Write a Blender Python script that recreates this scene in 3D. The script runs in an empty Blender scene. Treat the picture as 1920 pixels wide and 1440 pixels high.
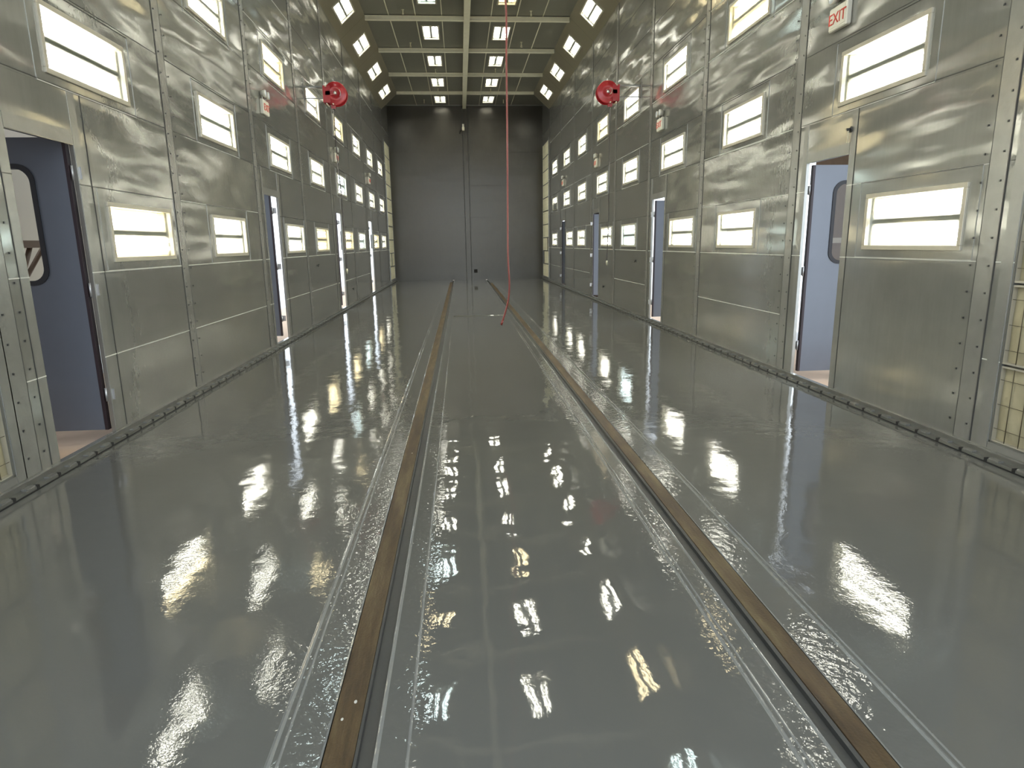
import bpy, math, random
from mathutils import Matrix, Vector
random.seed(7)
PI = math.pi
S = bpy.context.scene
COL = S.collection

# ------------------------------------------------------------------ camera, world, exposure
WL, WR, H0 = 3.195, 4.059, 1.70           # left wall, right wall, camera height (m)
YN, YE = -0.6, 32.27                      # open near end, far end wall
ZC, ZE = 8.06, 7.42                       # ceiling, eave under the sloping cove
cam = bpy.data.cameras.new('camera')
camo = bpy.data.objects.new('camera', cam); COL.objects.link(camo)
r_ = Vector((0.99682, -0.07827, -0.014944)); u_ = Vector((0.031176, 0.210491, 0.977098)); f_ = Vector((0.073331, 0.974457, -0.212262))
camo.matrix_world = Matrix(((r_.x, u_.x, -f_.x, 0), (r_.y, u_.y, -f_.y, 0), (r_.z, u_.z, -f_.z, H0), (0, 0, 0, 1)))
cam.sensor_width = 36.0; cam.lens = 1209.5 / 1920 * 36; cam.clip_start = 0.05; cam.clip_end = 300
S.camera = camo

w = bpy.data.worlds.new('sky'); S.world = w; w.use_nodes = True
w.node_tree.nodes['Background'].inputs[0].default_value = (0.82, 0.91, 1.0, 1)
w.node_tree.nodes['Background'].inputs[1].default_value = 0.95
S.view_settings.view_transform = 'Standard'; S.view_settings.look = 'None'
S.view_settings.gamma = 1.0; S.view_settings.exposure = 1.85
S.view_settings.use_curve_mapping = False
S.cycles.max_bounces = 8; S.cycles.diffuse_bounces = 3; S.cycles.glossy_bounces = 4
S.cycles.transparent_max_bounces = 10
S.cycles.sample_clamp_indirect = 3.0
S.cycles.caustics_reflective = False; S.cycles.caustics_refractive = False
TUBE = 20.0                                # radiance of a lit fluorescent tube

# ------------------------------------------------------------------ materials
def new_mat(name):
    m = bpy.data.materials.new(name); m.use_nodes = True
    return m, m.node_tree.nodes, m.node_tree.links
def pbr(name, col, rough=0.5, metal=0.0, spec=0.5, noise=0.0, nscale=6.0, bump=0.0, bscale=40.0, coat=0.0):
    m, N, L = new_mat(name); b = N['Principled BSDF']
    b.inputs['Base Color'].default_value = (*col, 1); b.inputs['Roughness'].default_value = rough
    b.inputs['Metallic'].default_value = metal; b.inputs['Specular IOR Level'].default_value = spec
    if coat: b.inputs['Coat Weight'].default_value = coat
    tc = N.new('ShaderNodeTexCoord')
    if noise:
        n = N.new('ShaderNodeTexNoise'); n.inputs['Scale'].default_value = nscale; n.inputs['Detail'].default_value = 5
        L.new(tc.outputs['Object'], n.inputs['Vector'])
        mx = N.new('ShaderNodeMix'); mx.data_type = 'RGBA'
        mx.inputs[6].default_value = (*[c * (1 - noise) for c in col], 1); mx.inputs[7].default_value = (*[min(1, c * (1 + noise)) for c in col], 1)
        L.new(n.outputs['Fac'], mx.inputs[0]); L.new(mx.outputs[2], b.inputs['Base Color'])
    if bump:
        n = N.new('ShaderNodeTexNoise'); n.inputs['Scale'].default_value = bscale; n.inputs['Detail'].default_value = 3
        L.new(tc.outputs['Object'], n.inputs['Vector'])
        bp = N.new('ShaderNodeBump'); bp.inputs['Distance'].default_value = bump
        L.new(n.outputs['Fac'], bp.inputs['Height']); L.new(bp.outputs['Normal'], b.inputs['Normal'])
    return m
def emit(name, col, s):
    m, N, L = new_mat(name); N.remove(N['Principled BSDF'])
    e = N.new('ShaderNodeEmission'); e.inputs[0].default_value = (*col, 1); e.inputs[1].default_value = s
    L.new(e.outputs[0], N['Material Output'].inputs[0]); return m

def math_(N, L, op, a, b=None, c=None):
    n = N.new('ShaderNodeMath'); n.operation = op
    for i, v in enumerate((a, b, c)):
        if v is None: continue
        if isinstance(v, (int, float)): n.inputs[i].default_value = v
        else: L.new(v, n.inputs[i])
    return n.outputs[0]

def sheet_metal(name, col, rough, metal, zbreak=3.0, low=0.35, wave=0.010, uaxis=1, vaxis=2, u0=7.81, pitch=3.1033, vp=0.745):
    """galvanised sheet: spangle, brush marks, and the slow buckling (oil-canning) of every sheet, different in each."""
    m, N, L = new_mat(name); b = N['Principled BSDF']
    tc = N.new('ShaderNodeTexCoord'); sp = N.new('ShaderNodeSeparateXYZ'); L.new(tc.outputs['Object'], sp.inputs[0])
    ax = [sp.outputs[i] for i in range(3)]
    U, V = ax[uaxis], ax[vaxis]
    pu = math_(N, L, 'FLOOR', math_(N, L, 'DIVIDE', math_(N, L, 'SUBTRACT', U, u0), pitch))
    pv = math_(N, L, 'FLOOR', math_(N, L, 'DIVIDE', V, vp * 2))
    wn = N.new('ShaderNodeTexWhiteNoise'); wn.noise_dimensions = '2D'
    cb = N.new('ShaderNodeCombineXYZ'); L.new(pu, cb.inputs[0]); L.new(pv, cb.inputs[1]); L.new(cb.outputs[0], wn.inputs['Vector'])
    # buckling: waves long along the wall, short in height
    cv = N.new('ShaderNodeCombineXYZ')
    L.new(math_(N, L, 'MULTIPLY', U, 0.50), cv.inputs[0]); L.new(math_(N, L, 'MULTIPLY', V, 1.9), cv.inputs[1])
    n1 = N.new('ShaderNodeTexNoise'); n1.noise_dimensions = '4D'; n1.inputs['Scale'].default_value = 1.0; n1.inputs['Detail'].default_value = 1.6
    L.new(cv.outputs[0], n1.inputs['Vector']); L.new(math_(N, L, 'MULTIPLY', wn.outputs['Value'], 9.0), n1.inputs['W'])
    n2 = N.new('ShaderNodeTexNoise'); n2.inputs['Scale'].default_value = 22; n2.inputs['Detail'].default_value = 3
    L.new(tc.outputs['Object'], n2.inputs['Vector'])
    h = math_(N, L, 'ADD', math_(N, L, 'MULTIPLY', n1.outputs['Fac'], 1.0), math_(N, L, 'MULTIPLY', n2.outputs['Fac'], 0.010))
    bp = N.new('ShaderNodeBump'); bp.inputs['Strength'].default_value = 1.0
    # the upper sheets are looser than the lower ones
    mr = N.new('ShaderNodeMapRange'); mr.inputs['From Min'].default_value = 1.2; mr.inputs['From Max'].default_value = zbreak
    mr.inputs['To Min'].default_value = wave * low; mr.inputs['To Max'].default_value = wave
    L.new(V, mr.inputs['Value']); L.new(mr.outputs[0], bp.inputs['Distance']); L.new(h, bp.inputs['Height'])
    L.new(bp.outputs['Normal'], b.inputs['Normal'])
    # colour / roughness spangle and vertical wipe marks
    n3 = N.new('ShaderNodeTexNoise'); n3.inputs['Scale'].default_value = 3.0; n3.inputs['Detail'].default_value = 8; n3.inputs['Roughness'].default_value = 0.65
    L.new(tc.outputs['Object'], n3.inputs['Vector'])
    cs = N.new('ShaderNodeCombineXYZ'); L.new(math_(N, L, 'MULTIPLY', U, 24), cs.inputs[0]); L.new(math_(N, L, 'MULTIPLY', V, 1.6), cs.inputs[1])
    n4 = N.new('ShaderNodeTexNoise'); n4.inputs['Scale'].default_value = 1.0; n4.inputs['Detail'].default_value = 3; L.new(cs.outputs[0], n4.inputs['Vector'])
    f = math_(N, L, 'ADD', math_(N, L, 'MULTIPLY', n3.outputs['Fac'], 0.6), math_(N, L, 'MULTIPLY', n4.outputs['Fac'], 0.4))
    mx = N.new('ShaderNodeMix'); mx.data_type = 'RGBA'
    mx.inputs[6].default_value = (*[c * 0.80 for c in col], 1); mx.inputs[7].default_value = (*[c * 1.2 for c in col], 1)
    L.new(f, mx.inputs[0]); L.new(mx.outputs[2], b.inputs['Base Color'])
    rr = math_(N, L, 'ADD', math_(N, L, 'MULTIPLY', f, rough * 0.7), rough * 0.62)
    L.new(rr, b.inputs['Roughness']); b.inputs['Metallic'].default_value = metal
    return m

M = {}
M['wall'] = sheet_metal('galvanised_wall_sheet', (0.375, 0.376, 0.345), 0.15, 0.68, wave=0.062, low=0.22)
M['ceil'] = sheet_metal('ceiling_sheet', (0.20, 0.20, 0.162), 0.34, 0.35, uaxis=1, vaxis=0, vp=0.38, wave=0.006, low=1)
M['cove'] = sheet_metal('cove_sheet', (0.21, 0.19, 0.13), 0.42, 0.30, wave=0.004, low=1)
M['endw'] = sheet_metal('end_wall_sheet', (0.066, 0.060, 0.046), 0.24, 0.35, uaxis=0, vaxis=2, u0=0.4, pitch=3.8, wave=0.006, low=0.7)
M['flange'] = pbr('flange_metal', (0.36, 0.36, 0.335), 0.26, 0.66, noise=0.15, bump=0.002, bscale=12)
M['seam'] = pbr('dark_seam', (0.05, 0.05, 0.046), 0.7)
M['lightseam'] = pbr('pale_caulk_seam', (0.55, 0.55, 0.50), 0.5)
M['screw'] = pbr('screw_head', (0.05, 0.05, 0.05), 0.4, 0.6)
M['frame'] = pbr('light_frame_metal', (0.52, 0.49, 0.40), 0.35, 0.45, noise=0.12)
M['reflector'] = pbr('white_enamel_reflector', (0.82, 0.82, 0.76), 0.45)
M['ballast'] = pbr('ballast_cover_enamel', (0.88, 0.88, 0.80), 0.5, noise=0.08)
M['socket'] = pbr('lamp_socket', (0.62, 0.60, 0.48), 0.5)
M['white'] = emit('fluorescent_white', (1.0, 0.945, 0.86), TUBE)
M['warm'] = emit('fluorescent_warm', (1.0, 0.80, 0.50), TUBE * 0.8)
M['cool'] = emit('fluorescent_cool', (0.80, 0.95, 1.0), TUBE * 0.9)
M['off'] = pbr('unlit_tube', (0.55, 0.55, 0.50), 0.35)
M['beam'] = pbr('pale_beam_paint', (0.80, 0.78, 0.62), 0.45, noise=0.1)
M['door'] = pbr('slate_blue_door_paint', (0.135, 0.150, 0.180), 0.32, 0.1, noise=0.06, coat=0.2)
M['rubber'] = pbr('black_rubber', (0.012, 0.011, 0.014), 0.5)
M['maroon'] = pbr('dark_door_seal', (0.022, 0.012, 0.016), 0.45)
M['hinge'] = pbr('hinge_steel', (0.55, 0.55, 0.56), 0.35, 0.8)
M['filter'] = pbr('cream_filter_pad', (0.93, 0.86, 0.64), 0.9, noise=0.16, nscale=5, bump=0.01, bscale=8)
M['filterold'] = pbr('dusty_filter_pad', (0.42, 0.38, 0.25), 0.9, noise=0.35, nscale=4, bump=0.012, bscale=7)
M['wire'] = pbr('filter_wire', (0.10, 0.085, 0.05), 0.5, 0.4)
M['dark'] = pbr('dark_void', (0.012, 0.012, 0.011), 0.8)
M['red'] = pbr('red_enamel', (0.42, 0.012, 0.018), 0.32, coat=0.4)
M['redhose'] = pbr('red_rubber_hose', (0.17, 0.022, 0.014), 0.4)
M['blackhose'] = pbr('dark_hose', (0.03, 0.022, 0.022), 0.4)
M['steel'] = pbr('bright_steel', (0.6, 0.59, 0.56), 0.3, 0.8)
M['brass'] = pbr('pale_brass', (0.70, 0.66, 0.50), 0.35, 0.5)
M['signwhite'] = pbr('sign_face', (0.72, 0.70, 0.60), 0.4)
M['signred'] = pbr('sign_red', (0.55, 0.05, 0.03), 0.4)
M['lens'] = pbr('lamp_lens', (0.75, 0.80, 0.85), 0.1, 0.3)
M['curb'] = pbr('curb_steel', (0.20, 0.20, 0.18), 0.35, 0.55, noise=0.2)
M['tan'] = pbr('tan_concrete', (0.68, 0.50, 0.36), 0.85, noise=0.12)
M['pale'] = pbr('pale_outer_concrete', (0.82, 0.82, 0.82), 0.85)  # outer ground made paler so the door slits show white
M['beige'] = pbr('beige_wall', (0.62, 0.56, 0.47), 0.8)
M['brown'] = pbr('brown_wall', (0.20, 0.125, 0.075), 0.8, noise=0.2)
M['brownsteel'] = pbr('brown_steel', (0.20, 0.14, 0.10), 0.6)

def glass_mat(name, refl=0.08, tint=(0.93, 0.95, 0.93)):
    m, N, L = new_mat(name); N.remove(N['Principled BSDF'])
    t = N.new('ShaderNodeBsdfTransparent'); t.inputs[0].default_value = (*tint, 1)
    g = N.new('ShaderNodeBsdfGlossy'); g.inputs['Roughness'].default_value = 0.05; g.inputs[0].default_value = (1, 1, 1, 1)
    lw = N.new('ShaderNodeLayerWeight'); lw.inputs[0].default_value = 0.35
    mx = N.new('ShaderNodeMixShader'); fac = math_(N, L, 'MULTIPLY', lw.outputs['Fresnel'], 0.8)
    L.new(fac, mx.inputs[0]); L.new(t.outputs[0], mx.inputs[1]); L.new(g.outputs[0], mx.inputs[2])
    L.new(mx.outputs[0], N['Material Output'].inputs[0]); return m
M['glass'] = glass_mat('clear_glass')

def rail_mat():
    m, N, L = new_mat('rusty_rail_steel'); b = N['Principled BSDF']
    tc = N.new('ShaderNodeTexCoord')
    mp = N.new('ShaderNodeMapping'); mp.inputs['Scale'].default_value = (6, 0.7, 1); L.new(tc.outputs['Object'], mp.inputs[0])
    n = N.new('ShaderNodeTexNoise'); n.inputs['Scale'].default_value = 2.0; n.inputs['Detail'].default_value = 7; n.inputs['Roughness'].default_value = 0.7
    L.new(mp.outputs[0], n.inputs['Vector'])
    cr = N.new('ShaderNodeValToRGB'); e = cr.color_ramp.elements
    e[0].position = 0.34; e[0].color = (0.032, 0.018, 0.008, 1); e[1].position = 0.68; e[1].color = (0.15, 0.115, 0.055, 1)
    k = e.new(0.5); k.color = (0.078, 0.050, 0.022, 1)
    L.new(n.outputs['Fac'], cr.inputs[0]); L.new(cr.outputs[0], b.inputs['Base Color'])
    b.inputs['Roughness'].default_value = 0.42; b.inputs['Metallic'].default_value = 0.25
    n2 = N.new('ShaderNodeTexNoise'); n2.inputs['Scale'].default_value = 90; L.new(tc.outputs['Object'], n2.inputs['Vector'])
    bp = N.new('ShaderNodeBump'); bp.inputs['Distance'].default_value = 0.0012; L.new(n2.outputs['Fac'], bp.inputs['Height']); L.new(bp.outputs['Normal'], b.inputs['Normal'])
    return m
M['rail'] = rail_mat()

def floor_mat():
    m, N, L = new_mat('wet_look_grey_epoxy'); b = N['Principled BSDF']
    tc = N.new('ShaderNodeTexCoord'); sp = N.new('ShaderNodeSeparateXYZ'); L.new(tc.outputs['Object'], sp.inputs[0])
    X = sp.outputs[0]
    n0 = N.new('ShaderNodeTexNoise'); n0.inputs['Scale'].default_value = 0.8; n0.inputs['Detail'].default_value = 4
    L.new(tc.outputs['Object'], n0.inputs['Vector'])
    mx = N.new('ShaderNodeMix'); mx.data_type = 'RGBA'
    mx.inputs[6].default_value = (0.120, 0.120, 0.108, 1); mx.inputs[7].default_value = (0.142, 0.142, 0.129, 1)
    L.new(n0.outputs['Fac'], mx.inputs[0]); L.new(mx.outputs[2], b.inputs['Base Color'])
    b.inputs['Roughness'].default_value = 0.02; b.inputs['Specular IOR Level'].default_value = 0.6; b.inputs['IOR'].default_value = 1.62
    # strip beside the rails: coating brushed over welds, much rougher than the sprayed field
    def band(c, hw, soft):
        d = math_(N, L, 'ABSOLUTE', math_(N, L, 'SUBTRACT', X, c))
        mr = N.new('ShaderNodeMapRange'); mr.inputs['From Min'].default_value = hw; mr.inputs['From Max'].default_value = hw + soft
        mr.inputs['To Min'].default_value = 1; mr.inputs['To Max'].default_value = 0; L.new(d, mr.inputs['Value']); return mr.outputs[0]
    msk = math_(N, L, 'MAXIMUM', band(-0.47, 0.24, 0.08), band(1.31, 0.26, 0.08))
    ctr = band(0.42, 0.62, 0.12)          # the smoother steel cover plate between the rails
    lw = N.new('ShaderNodeTexNoise'); lw.inputs['Scale'].default_value = 1.7; lw.inputs['Detail'].default_value = 2; L.new(tc.outputs['Object'], lw.inputs['Vector'])
    mw = N.new('ShaderNodeTexNoise'); mw.inputs['Scale'].default_value = 9; mw.inputs['Detail'].default_value = 2; L.new(tc.outputs['Object'], mw.inputs['Vector'])
    op = N.new('ShaderNodeTexNoise'); op.inputs['Scale'].default_value = 75; op.inputs['Detail'].default_value = 1.5; L.new(tc.outputs['Object'], op.inputs['Vector'])
    rp = N.new('ShaderNodeTexNoise'); rp.inputs['Scale'].default_value = 26; rp.inputs['Detail'].default_value = 2; L.new(tc.outputs['Object'], rp.inputs['Vector'])
    # heights in millimetres
    field = math_(N, L, 'SUBTRACT', 1.0, ctr)
    h = math_(N, L, 'MULTIPLY', lw.outputs['Fac'], 6.0)
    h = math_(N, L, 'ADD', h, math_(N, L, 'MULTIPLY', math_(N, L, 'MULTIPLY', mw.outputs['Fac'], 1.0), math_(N, L, 'MULTIPLY_ADD', field, 0.6, 0.4)))
    h = math_(N, L, 'ADD', h, math_(N, L, 'MULTIPLY', math_(N, L, 'MULTIPLY', op.outputs['Fac'], 0.24), math_(N, L, 'MULTIPLY_ADD', field, 0.85, 0.15)))
    h = math_(N, L, 'ADD', h, math_(N, L, 'MULTIPLY', math_(N, L, 'MULTIPLY', rp.outputs['Fac'], 1.9), msk))
    bp = N.new('ShaderNodeBump'); bp.inputs['Distance'].default_value = 0.001; bp.inputs['Strength'].default_value = 1.0
    L.new(h, bp.inputs['Height']); L.new(bp.outputs['Normal'], b.inputs['Normal'])
    return m
M['floor'] = floor_mat()
M['groove'] = pbr('groove_grey', (0.050, 0.051, 0.048), 0.48, noise=0.2, bump=0.001, bscale=30)
M['weld'] = pbr('coated_weld', (0.22, 0.225, 0.21), 0.12, bump=0.006, bscale=16, coat=0.5)

# ------------------------------------------------------------------ mesh builder
class MB:
    def __init__(s): s.v = []; s.f = []; s.m = []; s.sm = []
    def quad(s, a, b, c, d, mi=0, smooth=False):
        n = len(s.v); s.v += [tuple(a), tuple(b), tuple(c), tuple(d)]; s.f.append((n, n + 1, n + 2, n + 3)); s.m.append(mi); s.sm.append(smooth); return s
    def box(s, x0, x1, y0, y1, z0, z1, mi=0):
        n = len(s.v); s.v += [(x0, y0, z0), (x1, y0, z0), (x1, y1, z0), (x0, y1, z0), (x0, y0, z1), (x1, y0, z1), (x1, y1, z1), (x0, y1, z1)]
        for f in ((0, 3, 2, 1), (4, 5, 6, 7), (0, 1, 5, 4), (1, 2, 6, 5), (2, 3, 7, 6), (3, 0, 4, 7)):
            s.f.append(tuple(n + i for i in f)); s.m.append(mi); s.sm.append(False)
        return s
    def bev(s, x0, x1, y0, y1, z0, z1, r, mi=0):
        """box with chamfered vertical (z) edges and top"""
        n = len(s.v)
        def ring(ix, z):
            return [(x0 + ix + r, y0 + ix, z), (x1 - ix - r, y0 + ix, z), (x1 - ix, y0 + ix + r, z), (x1 - ix, y1 - ix - r, z), (x1 - ix - r, y1 - ix, z), (x0 + ix + r, y1 - ix, z), (x0 + ix, y1 - ix - r, z), (x0 + ix, y0 + ix + r, z)]
        rs = [ring(r, z0), ring(0, z0 + r), ring(0, z1 - r), ring(r, z1)]
        for q in rs: s.v += q
        for k in range(3):
            for i in range(8):
                s.f.append((n + 8 * k + i, n + 8 * k + (i + 1) % 8, n + 8 * k + 8 + (i + 1) % 8, n + 8 * k + 8 + i)); s.m.append(mi); s.sm.append(False)
        s.f.append(tuple(n + i for i in range(7, -1, -1))); s.m.append(mi); s.sm.append(False)
        s.f.append(tuple(n + 24 + i for i in range(8))); s.m.append(mi); s.sm.append(False)
        return s
    def tube(s, pts, r, seg=10, mi=0, caps=True):
        pts = [Vector(p) for p in pts]; n0 = len(s.v); up = None
        for i, p in enumerate(pts):
            t = (pts[min(i + 1, len(pts) - 1)] - pts[max(i - 1, 0)]).normalized()
            if up is None:
                up = Vector((0, 0, 1)) if abs(t.z) < 0.9 else Vector((1, 0, 0))
            a = t.cross(up).normalized(); b = a.cross(t).normalized(); up = b
            rr = r[i] if isinstance(r, (list, tuple)) else r
            for k in range(seg):
                an = 2 * PI * k / seg; s.v.append(tuple(p + a * (rr * math.cos(an)) + b * (rr * math.sin(an))))
        for i in range(len(pts) - 1):
            for k in range(seg):
                s.f.append((n0 + i * seg + k, n0 + i * seg + (k + 1) % seg, n0 + (i + 1) * seg + (k + 1) % seg, n0 + (i + 1) * seg + k)); s.m.append(mi); s.sm.append(True)
        if caps:
            s.f.append(tuple(n0 + k for k in range(seg - 1, -1, -1))); s.m.append(mi); s.sm.append(False)
            e = n0 + (len(pts) - 1) * seg; s.f.append(tuple(e + k for k in range(seg))); s.m.append(mi); s.sm.append(False)
        return s
    def lathe(s, prof, axis='y', c=(0, 0, 0), seg=40, mi=0):
        """prof: (radius, along) pairs"""
        n0 = len(s.v); k = len(prof)
        for i in range(seg):
            a = 2 * PI * i / seg
            for r, t in prof:
                x, z = r * math.cos(a), r * math.sin(a)
                p = {'y': (x, t, z), 'x': (t, x, z), 'z': (x, z, t)}[axis]
                s.v.append((p[0] + c[0], p[1] + c[1], p[2] + c[2]))
        for i in range(seg):
            for j in range(k - 1):
                s.f.append((n0 + i * k + j, n0 + ((i + 1) % seg) * k + j, n0 + ((i + 1) % seg) * k + j + 1, n0 + i * k + j + 1)); s.m.append(mi); s.sm.append(True)
        return s
    def mesh(s, name, mats):
        me = bpy.data.meshes.new(name); me.from_pydata(s.v, [], s.f)
        for m in (mats if isinstance(mats, (list, tuple)) else [mats]): me.materials.append(m)
        me.polygons.foreach_set('material_index', s.m); me.polygons.foreach_set('use_smooth', s.sm); me.update()
        return me
    def obj(s, name, mats, parent=None, loc=None):
        return link(name, s.mesh(name, mats), parent, loc)

def link(name, data, parent=None, loc=None, mat=None):
    o = bpy.data.objects.new(name, data); COL.objects.link(o)
    if parent: o.parent = parent
    if loc: o.location = loc
    if mat is not None: o.matrix_world = mat
    return o
def thing(name, label, cat, mat=None, group=None, loc=None):
    o = link(name, None, None, loc, mat); o.empty_display_size = 0.1
    return tag(o, label, cat, group)
def tag(o, label, cat, group=None):
    o['label'] = label; o['category'] = cat
    if group: o['group'] = group
    return o
def struct(o): o['kind'] = 'structure'; return o
def smooth_angle(o): return o

# ------------------------------------------------------------------ layout tables
PITCH = 3.1033
BAY = [4.70 + PITCH * k for k in range(9)]                       # 4.70 ... 29.53
MIDY = [6.37 + PITCH * k for k in range(8)]
LOWL = [y + 2 * PITCH * k for k in range(4) for y in (6.997, 9.535)]
LOWR = [y + 2 * PITCH * k for k in range(4) for y in (5.714, 9.519)]
ZROW = {'low': 1.86, 'middle': 3.335, 'upper': 4.80}
FL, FH = 0.65, 0.26                                              # half length / half height of a light
DOORL = [(5.11 + 2 * PITCH * k, 5.955 + 2 * PITCH * k) for k in range(4)]
DOORR = [(6.76 + 2 * PITCH * k, 7.60 + 2 * PITCH * k) for k in range(4)]
DZ0, DZ1 = 0.075, 2.56
FNEAR = {'L': (2.56, 4.60), 'R': (2.48, 4.52)}
FFAR = (30.20, 32.24)
FZ0, FROW = 0.14, 0.608
FZ1 = FZ0 + 10 * FROW

def P(side, y, z, d=0.0):
    """point on a side wall; d is the distance out into the room"""
    return (-WL + d, y, z) if side == 'L' else (WR - d, y, z)
def wbox(mb, side, y0, y1, z0, z1, d0, d1, mi=0):
    if side == 'L': mb.box(-WL + d0, -WL + d1, y0, y1, z0, z1, mi)
    else: mb.box(WR - d1, WR - d0, y0, y1, z0, z1, mi)

def sheet(mb, us, vs, holes, fn, mi=0):
    us = sorted(set([u for u in us] + [h[i] for h in holes for i in (0, 1)])); vs = sorted(set([v for v in vs] + [h[i] for h in holes for i in (2, 3)]))
    for a, b in zip(us[:-1], us[1:]):
        for c, d in zip(vs[:-1], vs[1:]):
            mu, mv = (a + b) / 2, (c + d) / 2
            if any(h[0] < mu < h[1] and h[2] < mv < h[3] for h in holes): continue
            mb.quad(fn(a, c), fn(b, c), fn(b, d), fn(a, d), mi)

# ------------------------------------------------------------------ walls
HSEAM = [0.765, 1.51, 2.245, 3.00, 3.745, 4.49, 5.23, 5.98, 6.70]
def make_wall(side):
    mb = MB()
    low = LOWL if side == 'L' else LOWR; doors = DOORL if side == 'L' else DOORR
    lights = [(y, ZROW['low']) for y in low] + [(y, ZROW[r]) for r in ('middle', 'upper') for y in MIDY]
    holes = [(y - FL, y + FL, z - FH, z + FH) for y, z in lights]
    holes += [(a, b, DZ0, DZ1) for a, b in doors]
    holes += [(FNEAR[side][0], FNEAR[side][1], FZ0, FZ1), (FFAR[0], FFAR[1], FZ0, FZ1)]
    fn = lambda y, z: P(side, y, z)
    sheet(mb, [YN, YE], [0.0, ZE], holes, fn)
    sheet(mb, [BAY[0], BAY[0]], [ZE, ZC], [], fn)
    for a, b in ((YN, BAY[0]), (BAY[8], YE)): mb.quad(fn(a, ZE), fn(b, ZE), fn(b, ZC), fn(a, ZC))
    # back face of the wall, so that the outside reads as a thin metal skin
    fb = lambda y, z: P(side, y, z, -0.035)
    sheet(mb, [YN, YE], [0.0, ZE], holes, fb)
    for a, b in doors:                                          # reveals round the door openings
        for y in (a, b): mb.quad(P(side, y, DZ0), P(side, y, DZ1), P(side, y, DZ1, -0.035), P(side, y, DZ0, -0.035), 1)
        for z in (DZ0, DZ1): mb.quad(P(side, a, z), P(side, b, z), P(side, b, z, -0.035), P(side, a, z, -0.035), 1)
    def clear(y0, y1, z0, z1): return not any(h[0] < y1 and h[1] > y0 and h[2] < z1 and h[3] > z0 for h in holes)
    def strip_v(y, z0, z1, wd, d, mi):
        cuts = sorted([z0, z1] + [z for h in holes if h[0] < y + wd / 2 and h[1] > y - wd / 2 for z in (h[2], h[3]) if z0 < z < z1])
        for a, b in zip(cuts[:-1], cuts[1:]):
            if clear(y - wd / 2 + .001, y + wd / 2 - .001, a + .001, b - .001): wbox(mb, side, y - wd / 2, y + wd / 2, a, b, 0.0, d, mi)
    def strip_h(z, y0, y1, wd, d, mi):
        cuts = sorted([y0, y1] + [y for h in holes if h[2] < z + wd / 2 and h[3] > z - wd / 2 for y in (h[0], h[1]) if y0 < y < y1])
        for a, b in zip(cuts[:-1], cuts[1:]):
            if clear(a + .001, b - .001, z - wd / 2 + .001, z + wd / 2 - .001): wbox(mb, side, a, b, z - wd / 2, z + wd / 2, 0.0, d, mi)
    # bay posts: a flat strip with a dark joint and rows of screws on each
    for k, y in enumerate(BAY):
        strip_v(y + 0.09, 0.09, ZE, 0.17, 0.004, 1)
        strip_v(y, 0.09, ZE, 0.010, 0.006, 2)
        strip_v(y + 0.175, 0.09, ZE, 0.005, 0.005, 2)
        if k < 4:
            for i in range(34):
                z = 0.22 + 0.21 * i
                for yy in (y + 0.05, y + 0.235):
                    if clear(yy - .02, yy + .02, z - .02, z + .02): wbox(mb, side, yy - .007, yy + .007, z - .007, z + .007, 0.004, 0.010, 3)
    # sheet joints: dark where the sheets part, pale where they are caulked
    rng = random.Random(3 if side == 'L' else 5)
    for k in range(-2, 9):
        y0 = BAY[0] + PITCH * k + 0.18; y1 = y0 + PITCH - 0.19
        y0 = max(y0, YN); y1 = min(y1, YE)
        for i, z in enumerate(HSEAM):
            if y1 - y0 < 0.3: continue
            mi = 4 if (z < 1.6 or rng.random() < 0.25) else 2
            if z < 0.8 and rng.random() < 0.3: continue
            strip_h(z, y0, y1, 0.006 if mi == 2 else 0.009, 0.0035, mi)
    for a, b in doors:                                          # door posts and header flange
        for y, wd in ((a - 0.055, 0.10), (b + 0.055, 0.10)):
            strip_v(y, 0.09, 2.99, wd, 0.003, 1)
        strip_v(a - 0.11, 0.09, 2.99, 0.006, 0.005, 2); strip_v(b + 0.195, 0.09, 2.99, 0.007, 0.005, 2)
        strip_h(DZ1 + 0.06, a, b, 0.11, 0.003, 1)
    for y, z in lights:                                         # raised sheet edge round each light
        y0, y1, z0, z1 = y - FL - 0.13, y + FL + 0.13, z - FH - 0.085, z + FH + 0.125
        for yy in (y0, y1): strip_v(yy, z0, z1, 0.006, 0.0045, 1)
        strip_h(z1, y0, y1, 0.006, 0.0045, 2); strip_h(z0, y0, y1, 0.008, 0.0045, 4)
    # jamb strips of the filter openings
    for a, b in (FNEAR[side], FFAR):
        for y in (a - 0.06, b + 0.06): strip_v(y, 0.09, FZ1 + 0.1, 0.11, 0.006, 1)
        strip_h(FZ1 + 0.05, a, b, 0.09, 0.006, 1)
        strip_h(FZ0 - 0.025, a, b, 0.05, 0.006, 1)
    o = mb.obj('wall_left' if side == 'L' else 'wall_right', [M['wall'], M['flange'], M['seam'], M['screw'], M['lightseam']])
    return struct(o)
for sd in 'LR': make_wall(sd)

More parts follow.
